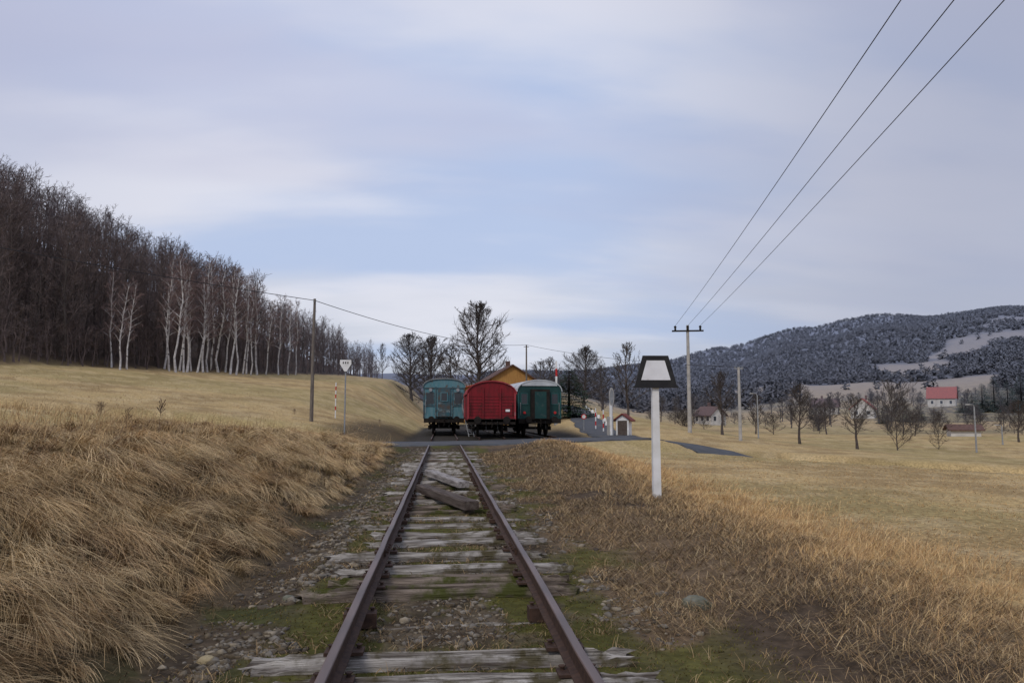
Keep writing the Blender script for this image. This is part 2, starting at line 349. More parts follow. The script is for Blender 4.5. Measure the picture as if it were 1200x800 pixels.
def sleeper_mesh(L, w, h, seed, brk=0):
    r = random.Random(seed); n = 36; nt_ = 13
    gro = [r.uniform(-.010,.006) if r.random()<.5 else r.uniform(-.05,-.02) for _ in range(nt_)]
    e0 = [r.uniform(-.12,.08) for _ in range(nt_+2)]; e1 = [r.uniform(-.08,.12) for _ in range(nt_+2)]
    vs = []; S = seed*1.37
    for i in range(n+1):
        x = -L/2+L*i/n; endw = max(0,1-min(i,n-i)/6.0)
        for j in range(nt_):
            y = -w/2+w*j/(nt_-1); edge = 1-abs(j-(nt_-1)/2)/((nt_-1)/2)
            g_ = gro[j]*(.2+1.6*float(vn(np.array(x*2.2+j*7.1),np.array(S),1)))
            wz = -.06*(1-min(1,edge*2.2))*(.2+1.3*float(vn(np.array(x*3),np.array(S+j),4)))
            wv = .035*(float(vn(np.array(x*1.3),np.array(S),9))-.5)
            xe = x+(e0[j] if i==0 else (e1[j] if i==n else 0))
            ed = (.04*(float(vn(np.array(x*2.6),np.array(S+j),6))-.5) if j in (0,1,nt_-2,nt_-1) else 0)
            vs.append((xe, y+wv*1.2+ed, g_+wz+wv*.5-endw*.06*r.random()-brk*.12*max(0,float(vn(np.array(x*1.9),np.array(S+3),12))-.55)))
        vs.append((x+(e1[nt_] if i==n else 0), w/2+.004, -h)); vs.append((x, -w/2-.004, -h))
    k = nt_+2; fs = [(i*k+j,i*k+(j+1)%k,(i+1)*k+(j+1)%k,(i+1)*k+j)[::-1] for i in range(n) for j in range(k)]
    fs += [tuple(range(k)), tuple(n*k+j for j in range(k))[::-1]]
    b = MB(); b.add(vs, fs); return b
ORD = ['zeroth','first','second','third','fourth','fifth','sixth','seventh','eighth','ninth','tenth','eleventh','twelfth','thirteenth','fourteenth','fifteenth','sixteenth','seventeenth','eighteenth','nineteenth']
def ordn(k):
    if k < 20: return ORD[k]
    return {2:'twenty',3:'thirty',4:'forty',5:'fifty'}[k//10]+'-'+ORD[k%10] if k%10 else {2:'twentieth',3:'thirtieth',4:'fortieth',5:'fiftieth'}[k//10]
ys = [4.88,5.45,6.5,7.45,7.95,8.5,9.3,10.35,10.95,11.9,12.7,13.6]
while ys[-1] < 35.2: ys.append(ys[-1]+random.choice([.6,.7,.85,1.05]))
special = {0:'long splintered sleeper at the bottom of the picture, nearest of all',1:'grey sleeper just beyond the nearest one, darker at its left end',2:'sunken sleeper almost buried in moss between two open gaps'}
for i, y in enumerate(ys):
    r = random.Random(i*11+3); L = 2.42+r.uniform(-.3,.15) if i != 2 else 1.7
    if i in (0,1,3): L = 2.5
    sink = {0:0,1:-.005,2:-.095,3:.0,4:-.01,5:0}.get(i, -.055*r.random()); dx = {0:-.05,1:-.08,3:-.1,4:.0}.get(i, r.uniform(-.22,.22))
    t = thing('sleeper', special.get(i, f'weathered wooden sleeper under the near track, {ordn(i+1)} from the camera'), 'sleeper', (TC+dx, y, -.166+sink), {0:.01,1:-.012}.get(i, r.uniform(-.06,.06)), 'wooden sleepers of the near track')
    sleeper_mesh(L, .225+r.uniform(-.05,.03), .17, i+1, brk=r.random()).build('timber', M['sleeper2'] if r.random()<.33 and i>1 else M['sleeper'], t)
    if y < 22:
        for s in (-1,1):
            b = MB(); b.box((s*.75-dx, 0, .006-sink*.5), (.26,.14,.018-sink))
            for q in (-.095,.095):
                b.tube([(s*.75-dx+q,.035,.01),(s*.75-dx+q,.035,.038-sink)], .015, 6); b.tube([(s*.75-dx+q,.035,.034-sink),(s*.75-dx+q,.035,.042-sink)], .024, 6)
            b.build('tie_plate', M['rust'], t)
def plank(x0,y0,x1,y1,z,w,h,m,label,tilt=0):
    L = math.hypot(x1-x0,y1-y0); t = MB(); n = 12; vs = []
    r = random.Random(int(x0*77))
    for i in range(n+1):
        u = -L/2+L*i/n; e = r.uniform(-.012,.012)
        vs += [(-w/2+e,u,-h),(w/2+e,u,-h),(w/2+e,u,-.02),(w/2-.02+e,u,0),(0,u,r.uniform(-.012,.003)),(-w/2+.02+e,u,0),(-w/2+e,u,-.02)]
    fs = [(i*7+j,i*7+(j+1)%7,(i+1)*7+(j+1)%7,(i+1)*7+j)[::-1] for i in range(n) for j in range(7)]+[tuple(range(7)),tuple(n*7+j for j in range(7))[::-1]]
    t.add(vs, fs); o = t.build('loose_timber', m, loc=((x0+x1)/2,(y0+y1)/2,z)); o.rotation_euler = (tilt,0,-math.atan2(x1-x0,y1-y0)); tag(o,label,'timber')
plank(.50,13.3,-.42,16.2,-.01,.26,.15,M['darkwood'],'thick dark baulk lying aslant between the rails on the sleepers',.012)
plank(.46,17.0,-.33,20.3,.0,.26,.13,M['palewood'],'pale loose board lying aslant between the rails behind the dark baulk',.01)
# ---------------------------------------------------------------- blades
def blades(name, X, Y, H, W, ang, bend, droop, col, m, kind_label, cat, K=3, z0=-.02, dark=.75):
    N = len(X); Z = terrain(X,Y)+z0
    t = np.linspace(0,1,K+1)[None,:]
    D = np.stack([np.cos(ang),np.sin(ang)],-1)
    hx = H[:,None]*bend[:,None]*t**1.5; hz = H[:,None]*(t-droop[:,None]*t**2)
    sx = X[:,None]+D[:,0:1]*hx; sy = Y[:,None]+D[:,1:2]*hx; sz = Z[:,None]+hz
    ba = rng.uniform(0,2*np.pi,N); S = np.stack([np.cos(ba),np.sin(ba)],-1)
    w = W[:,None]*(1-.8*t)*.5
    V = np.zeros((N,K+1,2,3))
    for s_, k in ((-1,0),(1,1)):
        V[:,:,k,0] = sx+S[:,0:1]*w*s_; V[:,:,k,1] = sy+S[:,1:2]*w*s_; V[:,:,k,2] = sz
    b = np.arange(N)[:,None]*(2*(K+1)); k = np.arange(K)[None,:]*2
    Q = np.stack([b+k,b+k+1,b+k+3,b+k+2],-1).reshape(-1,4)
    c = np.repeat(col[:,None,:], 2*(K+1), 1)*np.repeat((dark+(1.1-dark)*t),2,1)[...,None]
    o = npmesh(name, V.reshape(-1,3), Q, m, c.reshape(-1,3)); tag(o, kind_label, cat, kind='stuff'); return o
PAL = np.array([(.54,.40,.22),(.46,.33,.175),(.64,.50,.30),(.34,.235,.135),(.51,.35,.19),(.24,.165,.105)])
def pal(n, w=None): 
    c = PAL[rng.choice(len(PAL), n, p=w)]; return c*rng.uniform(.8,1.15,(n,1))
def logy(n, a, b, p=1.0):
    u = rng.random(n); return a*(b/a)**(u**p)
# bank: base mat and big drooping clumps
n = 60000; Y = logy(n, 2.2, 40, .8); X = -(2.0+rng.random(n)**.9*(3.4+Y*.12))
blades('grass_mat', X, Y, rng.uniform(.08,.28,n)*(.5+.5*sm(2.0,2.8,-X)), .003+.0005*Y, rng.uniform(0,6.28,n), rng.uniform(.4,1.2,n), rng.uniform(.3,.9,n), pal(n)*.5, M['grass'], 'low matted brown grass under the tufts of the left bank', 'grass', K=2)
nt_ = 2300; ty = logy(nt_, 2.4, 38, .75); tx = -(2.25 + rng.random(nt_)*(2.9+ty*.10))
nb = 60; TX = np.repeat(tx,nb); TY_ = np.repeat(ty,nb)
wind = 1.4*(fbm(tx*.7,ty*.7,15)-.5)
ta = np.repeat(wind-.6+rng.normal(0,.5,nt_),nb)+rng.normal(0,.45,nt_*nb)
tb = np.repeat(rng.uniform(.6,1.25,nt_),nb)*rng.uniform(.45,1.25,nt_*nb)
th = np.repeat(rng.uniform(.34,.86,nt_),nb)*rng.uniform(.55,1.12,nt_*nb)
tc_ = np.repeat(pal(nt_,[.26,.14,.32,.08,.17,.03]),nb,0)*rng.uniform(.7,1.28,(nt_*nb,1))*1.08
X = TX+rng.normal(0,.04,nt_*nb); Y = TY_+rng.normal(0,.04,nt_*nb)
th *= .45+.55*sm(2.2,3.0,-X); th *= 1-.45*sm(4.1,4.9,-X)
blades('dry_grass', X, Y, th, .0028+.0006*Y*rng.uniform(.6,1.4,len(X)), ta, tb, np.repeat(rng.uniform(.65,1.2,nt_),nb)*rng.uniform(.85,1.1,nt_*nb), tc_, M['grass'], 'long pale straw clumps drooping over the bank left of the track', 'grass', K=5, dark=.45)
n = 3600; Y = logy(n, 3, 40, .7); X = -(2.6+rng.random(n)*(3.0+Y*.3))
blades('grass_stalks', X, Y, rng.uniform(.30,.72,n)*(1-.3*sm(4.2,6,-X)), .0022+.0005*Y, rng.normal(-.3,1.2,n), rng.uniform(.05,.6,n), rng.uniform(0,.3,n), pal(n)*1.05, M['grass'], 'thin upright straw stalks standing out of the left bank', 'grass', K=3)
n = 24000; Y = logy(n, 9, 75, .8); X = -(4.5+rng.random(n)*Y*.62)
k = fbm(X*.5,Y*.5,71) > .44; X = X[k]; Y = Y[k]; n = len(X)
blades('field_grass', X, Y, rng.uniform(.08,.34,n)*(1-.5*sm(15,50,Y)), .005+.0005*Y, rng.uniform(0,6.28,n), rng.uniform(.2,.8,n), rng.uniform(.1,.6,n), pal(n), M['grass'], 'tufted dry grass of the sloping field left of the track', 'grass', K=2)
# right straw belt
n = 46000; Y = logy(n, 4, 38, .85); X = 5.0+.03*Y+rng.normal(0,.9,n)+.8*(fbm(Y*.4,Y*0,77)-.5)
tuft = fbm(X*2.5,Y*2.5,13); k = (X > 3.1)&(dist_path(X,Y,ROADC)[0] > 3.7)&(tuft+.15*rng.random(n) > .42); X = X[k]; Y = Y[k]; tuft = tuft[k]; n = len(X)
blades('straw_grass', X, Y, rng.uniform(.08,.26,n)*(.35+1.1*tuft), .003+.0005*Y, rng.normal(.2,1.4,n), rng.uniform(.2,1.0,n), rng.uniform(.1,.7,n), pal(n)*np.array((1.18,1.13,1.05)), M['grass'], 'pale standing straw along the edge of the right-hand meadow', 'grass')
# meadow
n = 70000; Y = logy(n, 5, 41, .75); X = 5+rng.random(n)*Y*.95
d_ = dist_path(X,Y+1.5,ROADC)[0]; k = (d_ > 4.6); X = X[k]; Y = Y[k]; n = len(X)
blades('meadow_grass', X, Y, rng.uniform(.03,.11,n), .004+.0006*Y, rng.uniform(0,6.28,n), rng.uniform(.4,1.3,n), rng.uniform(.3,.8,n), pal(n)*np.array((1.14,1.06,.90)), M['grass'], 'short dead grass of the flat meadow right of the white post', 'grass', K=2)
# flattened litter both shoulders
n = 50000; Y = logy(n, 3.3, 34, .8); X = rng.uniform(1.5,5.2,n)
k = fbm(X*1.1,Y*1.1,43) < .38+.26*sm(1.5,2.6,X)+.04*rng.random(n); X = X[k]; Y = Y[k]; n = len(X)
blades('straw_litter', X, Y, rng.uniform(.06,.34,n), .0026+.0005*Y, rng.uniform(0,6.28,n), rng.uniform(.8,1.1,n), np.full(n,.90)+rng.uniform(-.14,.08,n), pal(n)*rng.choice([.35,.62,1.0],(n,1)), M['grass'], 'flattened dead stems and straw strewn right of the track', 'straw', z0=.012, K=2)
n = 18000; Y = logy(n, 3.5, 34, .8); X = rng.uniform(-2.6,1.4,n)
k = (fbm(X*1.3,Y*1.3,47) < .52); X = X[k]; Y = Y[k]; n = len(X)
blades('leaf_litter', X, Y, rng.uniform(.02,.13,n), .006+.0006*Y, rng.uniform(0,6.28,n), rng.uniform(.8,1.1,n), np.full(n,.92), pal(n)*rng.choice([.22,.38,.62],(n,1)), M['grass'], 'brown leaf and stem litter around the sleepers and in the ditch left of the track', 'litter', z0=.012, K=2)
# moss
n = 64000; Y = logy(n, 3.5, 34, .8); X = rng.uniform(-2.0,2.5,n)
k = fbm(X*1.1,Y*1.1,43)+.09*(rng.random(n)-.5)+.05*(X>.85)*(X<1.8)-.08*(X>2.0) > .485; X = X[k]; Y = Y[k]; n = len(X)
mc = np.array([(.13,.122,.026),(.10,.094,.024),(.17,.145,.045),(.09,.072,.028),(.145,.10,.055)])[rng.integers(0,5,n)]
blades('moss', X, Y, rng.uniform(.006,.026,n), .008+.0011*Y, rng.uniform(0,6.28,n), rng.uniform(.2,.9,n), rng.uniform(0,.4,n), mc, M['grass'], 'yellow-green moss growing between and beside the rails', 'moss', K=2, z0=-.006)
nt2 = 300; tx = rng.uniform(-1.9,2.6,nt2); ty = logy(nt2,4,33); nb = 24
X = np.repeat(tx,nb)+rng.normal(0,.05,nt2*nb); Y = np.repeat(ty,nb)+rng.normal(0,.05,nt2*nb); n = len(X)
blades('track_weeds', X, Y, rng.uniform(.04,.15,n), .003+.0005*Y, rng.uniform(0,6.28,n), rng.uniform(.3,1.,n), rng.uniform(.2,.6,n), pal(n)*.75, M['grass'], 'small dry grass tufts sprouting among the sleepers', 'grass')
# ---------------------------------------------------------------- stones
def icoverts():
    p = (1+5**.5)/2
    v = np.array([(-1,p,0),(1,p,0),(-1,-p,0),(1,-p,0),(0,-1,p),(0,1,p),(0,-1,-p),(0,1,-p),(p,0,-1),(p,0,1),(-p,0,-1),(-p,0,1)])/1.9
    f = np.array([(0,11,5),(0,5,1),(0,1,7),(0,7,10),(0,10,11),(1,5,9),(5,11,4),(11,10,2),(10,7,6),(7,1,8),(3,9,4),(3,4,2),(3,2,6),(3,6,8),(3,8,9),(4,9,5),(2,4,11),(6,2,10),(8,6,7),(9,8,1)])
    return v, f
IV, IF = icoverts()
n = 21000; Y = logy(n, 3.2, 36, .8); side = rng.random(n)
X = np.where(side<.5, -1.35+rng.normal(0,.30,n), np.where(side<.82, TC+rng.normal(0,.6,n), 1.3+np.abs(rng.normal(0,.40,n))))
k = (fbm(X*1.1,Y*1.1,43) < .50+.08*(X<-.7)+.05*rng.random(n))&(fbm(X*2.7,Y*2.7,91) > .40); X = X[k]; Y = Y[k]; n = len(X)
s = rng.gamma(2.0,.0062,n)+.006+.0002*Y; s = np.minimum(s,.05)
V = IV[None]*rng.uniform(.5,1.4,(n,12,1))*s[:,None,None]*np.stack([rng.uniform(.8,1.4,n),rng.uniform(.8,1.3,n),rng.uniform(.4,.8,n)],-1)[:,None,:]
V += np.stack([X,Y,terrain(X,Y)+s*.1],-1)[:,None,:]
Fs = (IF[None]+np.arange(n)[:,None,None]*12).reshape(-1,3)
sc = np.array([(1,1,1),(.75,.70,.62),(1.5,1.42,1.25),(.5,.46,.42),(1.0,1.0,1.0),(.7,.62,.5)])[rng.integers(0,6,n)]
o = npmesh('gravel', V.reshape(-1,3), Fs, M['stone'], np.repeat(sc,12,0)); tag(o,'broken ballast stones strewn along the track and its left shoulder','gravel',kind='stuff')
def rock(px_, Y, size, m, label, seed):
    r = random.Random(seed); x,y,z = gp(px_,Y)
    import bmesh
    bm = bmesh.new(); bmesh.ops.create_icosphere(bm, subdivisions=3, radius=1)
    for v in bm.verts:
        k = 1+.35*float(fbm(np.array(v.co.x*1.3+seed),np.array(v.co.y*1.3+v.co.z*1.1),2))-.1
        v.co = Vector((round(v.co.x*2.2)/2.2*.4+v.co.x*.6, v.co.y*.9, v.co.z*.62))*k*size
    me = bpy.data.meshes.new('rock'); bm.to_mesh(me); bm.free(); me.materials.append(m)
    o = link(bpy.data.objects.new('rock', me)); o.location = (x,y,z+size*.15); o.rotation_euler=(0,.2,r.random()*3); tag(o,label,'rock')
rock(812, 6.9, .13, M['rock'], 'large grey mossy stone lying right of the track', 1)
rock(252, 5.9, .065, M['rock2'], 'small yellowish stone beside the left bank', 2)
rock(345, 7.6, .06, M['rock'], 'grey stone on the gravel left of the rails', 3)
# ---------------------------------------------------------------- trees
def prof_round(t): return math.sqrt(max(.05, 1-((t-.42)/.62)**2))
def prof_slim(t): return math.sqrt(max(.08, 1-((t-.5)/.55)**2))
STY = {
 'forest': dict(t0=.22,n1=18,e0=35,e1=70,len=.24,n2=5,n3=8,r=.0095,prof=prof_slim,curl=.12,tw=.026,l3=.55),
 'forestlow': dict(t0=.24,n1=11,e0=35,e1=70,len=.25,n2=4,n3=6,r=.009,prof=prof_slim,curl=.12,tw=.038,l3=.6),
 'birch': dict(t0=.30,n1=24,e0=45,e1=70,len=.15,n2=5,n3=10,r=.0075,prof=prof_slim,curl=-.05,tw=.024,l3=.6,droop=.5),
 'round': dict(t0=.14,n1=44,e0=8,e1=82,len=.42,n2=11,n3=20,r=.021,prof=prof_round,curl=.06,tw=.030,l3=.34,ell=(.37,.46,.55)),
 'far': dict(t0=.18,n1=22,e0=15,e1=72,len=.38,n2=7,n3=10,r=.020,prof=prof_round,curl=.1,tw=.065,l3=.34,ell=(.40,.47,.54)),
 'orchard': dict(t0=.24,n1=22,e0=18,e1=66,len=.42,n2=10,n3=15,r=.024,prof=prof_round,curl=.15,tw=.038,l3=.36,ell=(.48,.45,.57)),
 'bush': dict(t0=.02,n1=24,e0=35,e1=80,len=.60,n2=6,n3=10,r=.012,prof=prof_round,curl=.05,tw=.06,l3=.5),
}
def tree_mb(style, seed, h=10):
    S = STY[style]; r = random.Random(seed); T = MB(); C = MB(); E = S.get('ell')
    ph = [r.uniform(0,6.28) for _ in range(3)]
    def inside(p):
        if not E: return True
        a = math.atan2(p.y,p.x); lump = 1+.13*math.sin(3*a+ph[0])+.10*math.sin(p.z*.9+ph[1])+.06*math.sin(5*a+p.z+ph[2])
        return (p.x**2+p.y**2)/(E[0]*h*lump)**2+((p.z-E[2]*h)/(E[1]*h))**2 < 1
    n = 8; pts = []; x = y = 0
    for i in range(n+1):
        pts.append(Vector((x,y,h*i/n*.97))); x += r.uniform(-.018,.018)*h; y += r.uniform(-.018,.018)*h
    pts[0].z = -.15
    rad = [h*S['r']*(1.25 if i==0 else 1)*(1-.93*i/n) + .012 for i in range(n+1)]
    T.tube(pts, rad, 7)
    def pt(t):
        u = min(n-1e-3, t*n); i = int(u); return pts[i].lerp(pts[i+1], u-i)
    for i in range(S['n1']):
        t = S['t0']+(.97-S['t0'])*(i+r.random()*.8)/S['n1']; a = i*2.4+r.uniform(-.5,.5)
        L = h*S['len']*S['prof'](t)*r.uniform(.7,1.15); e = math.radians(S['e0']+(S['e1']-S['e0'])*t+r.uniform(-10,10))
        d = Vector((math.cos(a)*math.cos(e), math.sin(a)*math.cos(e), math.sin(e))); p = pt(t); lp = [p]; ns = 4
        for k in range(ns):
            d = (d+Vector((r.uniform(-.22,.22),r.uniform(-.22,.22),S['curl']+r.uniform(-.1,.1)))).normalized(); st = L/ns
            if not inside(p+d*st): st *= .3
            p = p+d*st; lp.append(p)
        r0 = min(h*S['r']*.42*(1.1-t), L*.022)+.008
        T.tube(lp, [r0*(1-.8*k/ns) for k in range(ns+1)], 4, cap=False)
        for j in range(S['n2']):
            s = .2+.8*(j+r.random())/S['n2']; u = min(ns-1e-3, s*ns); k = int(u); q = lp[k].lerp(lp[k+1], u-k)
            d2 = (d+Vector((r.gauss(0,.75),r.gauss(0,.75),r.gauss(.15,.5)))).normalized(); L2 = L*r.uniform(.28,.55)*(1.25-.5*s)
            if not inside(q+d2*L2): L2 *= .45
            m1 = q+d2*L2*.5; d3 = (d2+Vector((r.uniform(-.3,.3),r.uniform(-.3,.3),.15-S.get('droop',0)*.8))).normalized(); m2 = m1+d3*L2*.5
            C.tube([q,m1,m2],[S['tw']*.55,S['tw']*.4,S['tw']*.2],3,cap=False)
            for w in range(S['n3']):
                b0 = (q.lerp(m1, r.random()) if r.random()<.4 else m1.lerp(m2, r.random()))
                dd = (d3+Vector((r.gauss(0,.6),r.gauss(0,.6),r.gauss(.1,.45)-S.get('droop',0)))).normalized()
                C.strip(b0, b0+dd*max(L2,.35 if E else 0)*S['l3']*r.uniform(.5,1.3), S['tw'], r)
    return T, C
def conifer_mb(seed, h=10):
    r = random.Random(seed); T = MB(); C = MB(); T.tube([(0,0,-.1),(0,0,h*.5),(0,0,h)],[h*.016,h*.01,.01],6)
    for i in range(34):
        t = .06+.92*i/34; L = h*.23*(1.02-t)*r.uniform(.8,1.2)+.1
        for k in range(8):
            a = k*math.pi/4+i*.7+r.uniform(-.3,.3); d = Vector((math.cos(a),math.sin(a),-.22+.4*t)); q = Vector((0,0,h*t)); e = q+d*L
            sd = Vector((-math.sin(a),math.cos(a),0))
            for w in range(7):
                f = (w+.6)/7; b0 = q.lerp(e,f); ww = L*.32*(1.1-f*.6)
                for s in (-1,1):
                    tip = b0+sd*s*ww*r.uniform(.5,1.1)+d*L*.14+Vector((0,0,-.13*r.random()*L-.05)); b1 = b0+d*L*.13
                    C.add([b0,b1,tip],[(0,1,2)])
    return T, C
PROTO = {}
def proto_mesh(style, seed, tm, cm):
    k = (style, seed, tm, cm)
    if k not in PROTO:
        T, C = conifer_mb(seed) if style=='conifer' else tree_mb(style, seed)
        out = []
        for nm, b, m in (('trunk',T,tm),('crown',C,cm)):
            me = bpy.data.meshes.new(nm); me.from_pydata(b.v,[],b.f); me.materials.append(M[m]); me.update(); out.append(me)
        PROTO[k] = out
    return PROTO[k]
def place_tree(style, seed, loc, h, label, cat='tree', name='bare_tree', wide=1.0, tm='bark', cm='twig', group=None):
    a, b = proto_mesh(style, seed, tm, cm); s = h/10
    t = thing(name, label, cat, loc, random.uniform(0,6.28), group, (s*wide,s*wide,s))
    for nm, me in (('trunk',a),('crown',b)): link(bpy.data.objects.new(nm, me), t)
    return t
def tree_px(style, seed, px_, Y, top, label, **k):
    g_ = gp(px_, Y); h = ztop(px_, top, Y)-g_[2]; return place_tree(style, seed, g_, h, label, **k)
EDGETOP = lambda p: np.interp(p, [0,100,150,200,250,300,350,400,440], [300,306,304,300,304,324,358,386,404])
bpx = sorted([128,146,196,204,213,222,236,246,262,275,283,292,300,310,138,268,325,190,208,229,287,345,217,241,254,336])
for i, p in enumerate(bpx):
    Y = float(yedge(p))+random.uniform(-8,2); top = float(EDGETOP(p))+random.uniform(-4,26)
    tree_px('birch', 20+i%6, p, Y, top, f'slender white-barked birch at the edge of the wood, {ordn(i+1)} birch from the left', name='birch_tree', wide=random.uniform(.9,1.25), tm='birchbark', cm='birchtwig', group='birches at the edge of the wood')
for i in range(84):
    p = -30+i*5.6+random.uniform(-3,3)
    if p > 442: break
    Y = float(yedge(p))+random.uniform(2,14); h = random.uniform(10.5,17)*(1 if p<300 else .8)
    place_tree('forest', 40+i%5, gp(p,Y), h, 'tall leafless grey tree in the front row of the dark wooded slope', name='forest_tree', group='leafless trees in the front row of the wooded slope')
def mass(name, protos, places, m, label, cat):
    Vs=[]; Qs=[]; base=0
    for (x,y,z,h,w,pi_,ro) in places:
        V,Qd = protos[pi_]; c,s_ = math.cos(ro),math.sin(ro); W = V*np.array([h*w/10,h*w/10,h/10]); 
        Vs.append(np.stack([W[:,0]*c-W[:,1]*s_+x, W[:,0]*s_+W[:,1]*c+y, W[:,2]+z],-1)); Qs.append(Qd+base); base += len(V)
    o = npmesh(name, np.concatenate(Vs), np.concatenate(Qs), m); tag(o,label,cat,kind='stuff'); return o
def lowproto(seed, style='forestlow'):
    T,C = tree_mb(style, seed); b = MB(); b.add(T.v,[f for f in T.f if len(f)==4]); b.add(C.v,[f for f in C.f if len(f)==4])
    return np.array([tuple(v) for v in b.v]), np.array(b.f)
LP = [lowproto(60+i) for i in range(5)]
pl = []
for i in range(660):
    p = random.uniform(-90,440); f = random.random()**.75; Y = float(yedge(p))+8+f*112; x = float(slope(p))*Y
    pl.append([x,Y,0,random.uniform(9.5,16.5)*(1 if p<280 else .78),1.2,i%5,random.uniform(0,6.28)])
for i in range(380):
    p = random.uniform(-60,445); Y = float(yedge(p))+random.uniform(-2,18); x = float(slope(p))*Y
    pl.append([x,Y,0,random.uniform(2,6),1.9,i%5,random.uniform(0,6.28)])
zz = terrain(np.array([q[0] for q in pl]), np.array([q[1] for q in pl]))
for q, z in zip(pl, zz): q[2] = float(z)
mass('woodland', LP, pl, M['twig'], 'dense leafless wood covering the slope behind its front trees', 'wood')
def fartree(seed):
    r = random.Random(seed); b = MB()
    for i in range(30):
        a = r.uniform(0,6.28); z = r.uniform(1,9); rd = 2.4*math.sqrt(max(.05,1-((z-5)/5)**2)); p = Vector((r.gauss(0,.9),r.gauss(0,.9),z*.85)); q = Vector((math.cos(a)*rd*r.uniform(.4,1.1),math.sin(a)*rd*r.uniform(.4,1.1),z+r.uniform(.4,1.6)))
        b.strip(p,q,.7,r)
    return np.array([tuple(v) for v in b.v]), np.array(b.f)
FP = [fartree(i) for i in range(6)]; pl = []
cand = 19000; pxs = rng.uniform(560,1290,cand); Ys = 300+(1560-300)*rng.random(cand)**.9; Xs = np.array(slope(pxs))*Ys
wood, fw = farwood(Xs, Ys)
keep = (wood > .5)|(rng.random(cand) < .02); Xs,Ys = Xs[keep],Ys[keep]; Zs = terrain(Xs,Ys)
for i in range(len(Xs)): pl.append((Xs[i],Ys[i],Zs[i]-2,random.uniform(6,8.5),1.9,i%6,random.uniform(0,6.28)))
mass('distant_woodland', FP, pl, M['fartwig'], 'hazy leafless woods covering the far hills on the right', 'wood')
tree_px('round', 1, 560, 150, 361, 'big round-crowned leafless tree standing behind the station', wide=1.05, cm='darktwig')
for p,Y,top,st,sd,l,wd in (
 (447,230,403,'far',41,'thin pale leafless tree alone right of the wood',.7),
 (482,190,394,'round',2,'dark leafless tree left of the big round-crowned one, leftmost of its pair',1.1),
 (504,180,398,'round',3,'dark leafless tree left of the big round-crowned one, rightmost of its pair',1.1),
 (530,185,406,'far',4,'low leafless tree directly left of the big round-crowned tree',1.2),
 (630,170,424,'far',7,'low leafless tree right of the station gable',1.3),
 (644,160,420,'far',5,'leafless tree showing above the green coach roof',1.2),
 (684,165,409,'round',6,'broad leafless tree behind the dark conifer',1.2),
 (706,190,430,'far',4,'low spreading leafless tree right of the conifer',1.4),
 (736,120,404,'far',43,'dark upright leafless tree between the conifer and the power pole',.85),
 (846,72,438,'orchard',5,'bare orchard tree just left of the concrete pole',.9),
 (936,70,452,'orchard',6,'dense dark tree with a forked trunk right of the concrete pole',.95),
 (1003,66,466,'orchard',4,'spreading bare orchard tree below the valley houses',1.1),
 (1050,70,463,'bush',1,'dark bushy tree below the red-roofed white house',.85),
 (1098,76,490,'bush',2,'low brown bush left of the grey pole',.9),
 (1192,90,470,'orchard',6,'bare tree at the right edge of the picture',1.0),
 (885,120,462,'far',42,'slim bare tree behind the concrete pole',.9),
 (968,130,472,'far',5,'distant bare tree between the two orchard trees',1.1)):
    tree_px(st, sd, p, Y, top, l, wide=wd, cm='darktwig')
tree_px('conifer', 1, 667, 76, 426, 'small dark conifer behind the green coach', name='conifer_tree', tm='bark', cm='needle', wide=2.1)
for i,(p,Y,top) in enumerate(((1128,232,464),(1140,220,458),(1152,230,448),(1166,235,440),(1182,225,446),(1198,230,438),(1062,205,474),(1080,210,478),(1034,200,478))):
    tree_px('conifer', 2+i%2, p, Y, top, f'dark evergreen among the valley houses on the right, {ordn([4,5,6,7,8,9,2,3,1][i])} from the left', name='conifer_tree', tm='bark', cm='needle', wide=1.7, group='evergreens by the valley houses')
r = random.Random(9)
for i in range(104):
    p = r.uniform(700,1240) if i < 44 else r.uniform(900,1240); Y = r.uniform(150,330); h = r.uniform(3.5,7.5)
    if 1078 < p < 1128 or 994 < p < 1028: Y = r.uniform(285,340); h *= .8
    place_tree('far', r.choice([4,5,7]), gp(p,Y), h, 'small leafless tree scattered across the valley floor', name='valley_tree', wide=r.uniform(.9,1.5), cm='darktwig', group='leafless trees scattered across the valley floor')
for i in range(46):
    p = r.uniform(760,1240); Y = r.uniform(112,215); place_tree('bush', r.choice([1,2]), gp(p,Y), r.uniform(1.6,3.2), 'low dark hedge bush in the valley beyond the meadow', cat='bush', name='hedge_bush', wide=r.uniform(1.3,2.2), cm='darktwig', group='hedge bushes in the valley')
for i,(p,Y,top,l) in enumerate(((345,52,480,'small reddish shrub behind the bank near the wooden pole'),(445,62,492,'low dark brushwood heap left of the blue carriage'),(118,24,474,'dry reddish shrub on top of the left bank'))):
    tree_px('bush', 3, p, Y, top, l, cat='shrub', name='shrub', tm='shrub', cm='shrub', wide=1.1)
for i,(p,Y,top) in enumerate(((186,13,468),(148,16,478))):
    x,y,z = gp(p,Y); b = MB(); h = ztop(p,top,Y)-z; q = random.Random(i)
    b.tube([(0,0,0),(.02,0,h*.5),(.03,.01,h)],[.005,.004,.003],5)
    for k in range(12):
        a = q.uniform(0,6.28); l = q.uniform(.03,.10); zz_ = h-q.uniform(.05,.25); b.tube([(.03,.01,zz_),(.03+math.cos(a)*l,.01+math.sin(a)*l,zz_+q.uniform(.05,.16))],[.002,.007],5)
    o = b.build('dead_weed', M['weed'], loc=(x,y,z)); tag(o,['taller brown dead weed stalk on top of the left bank','shorter brown dead weed stalk on the left bank, left of the taller one'][i],'weed')
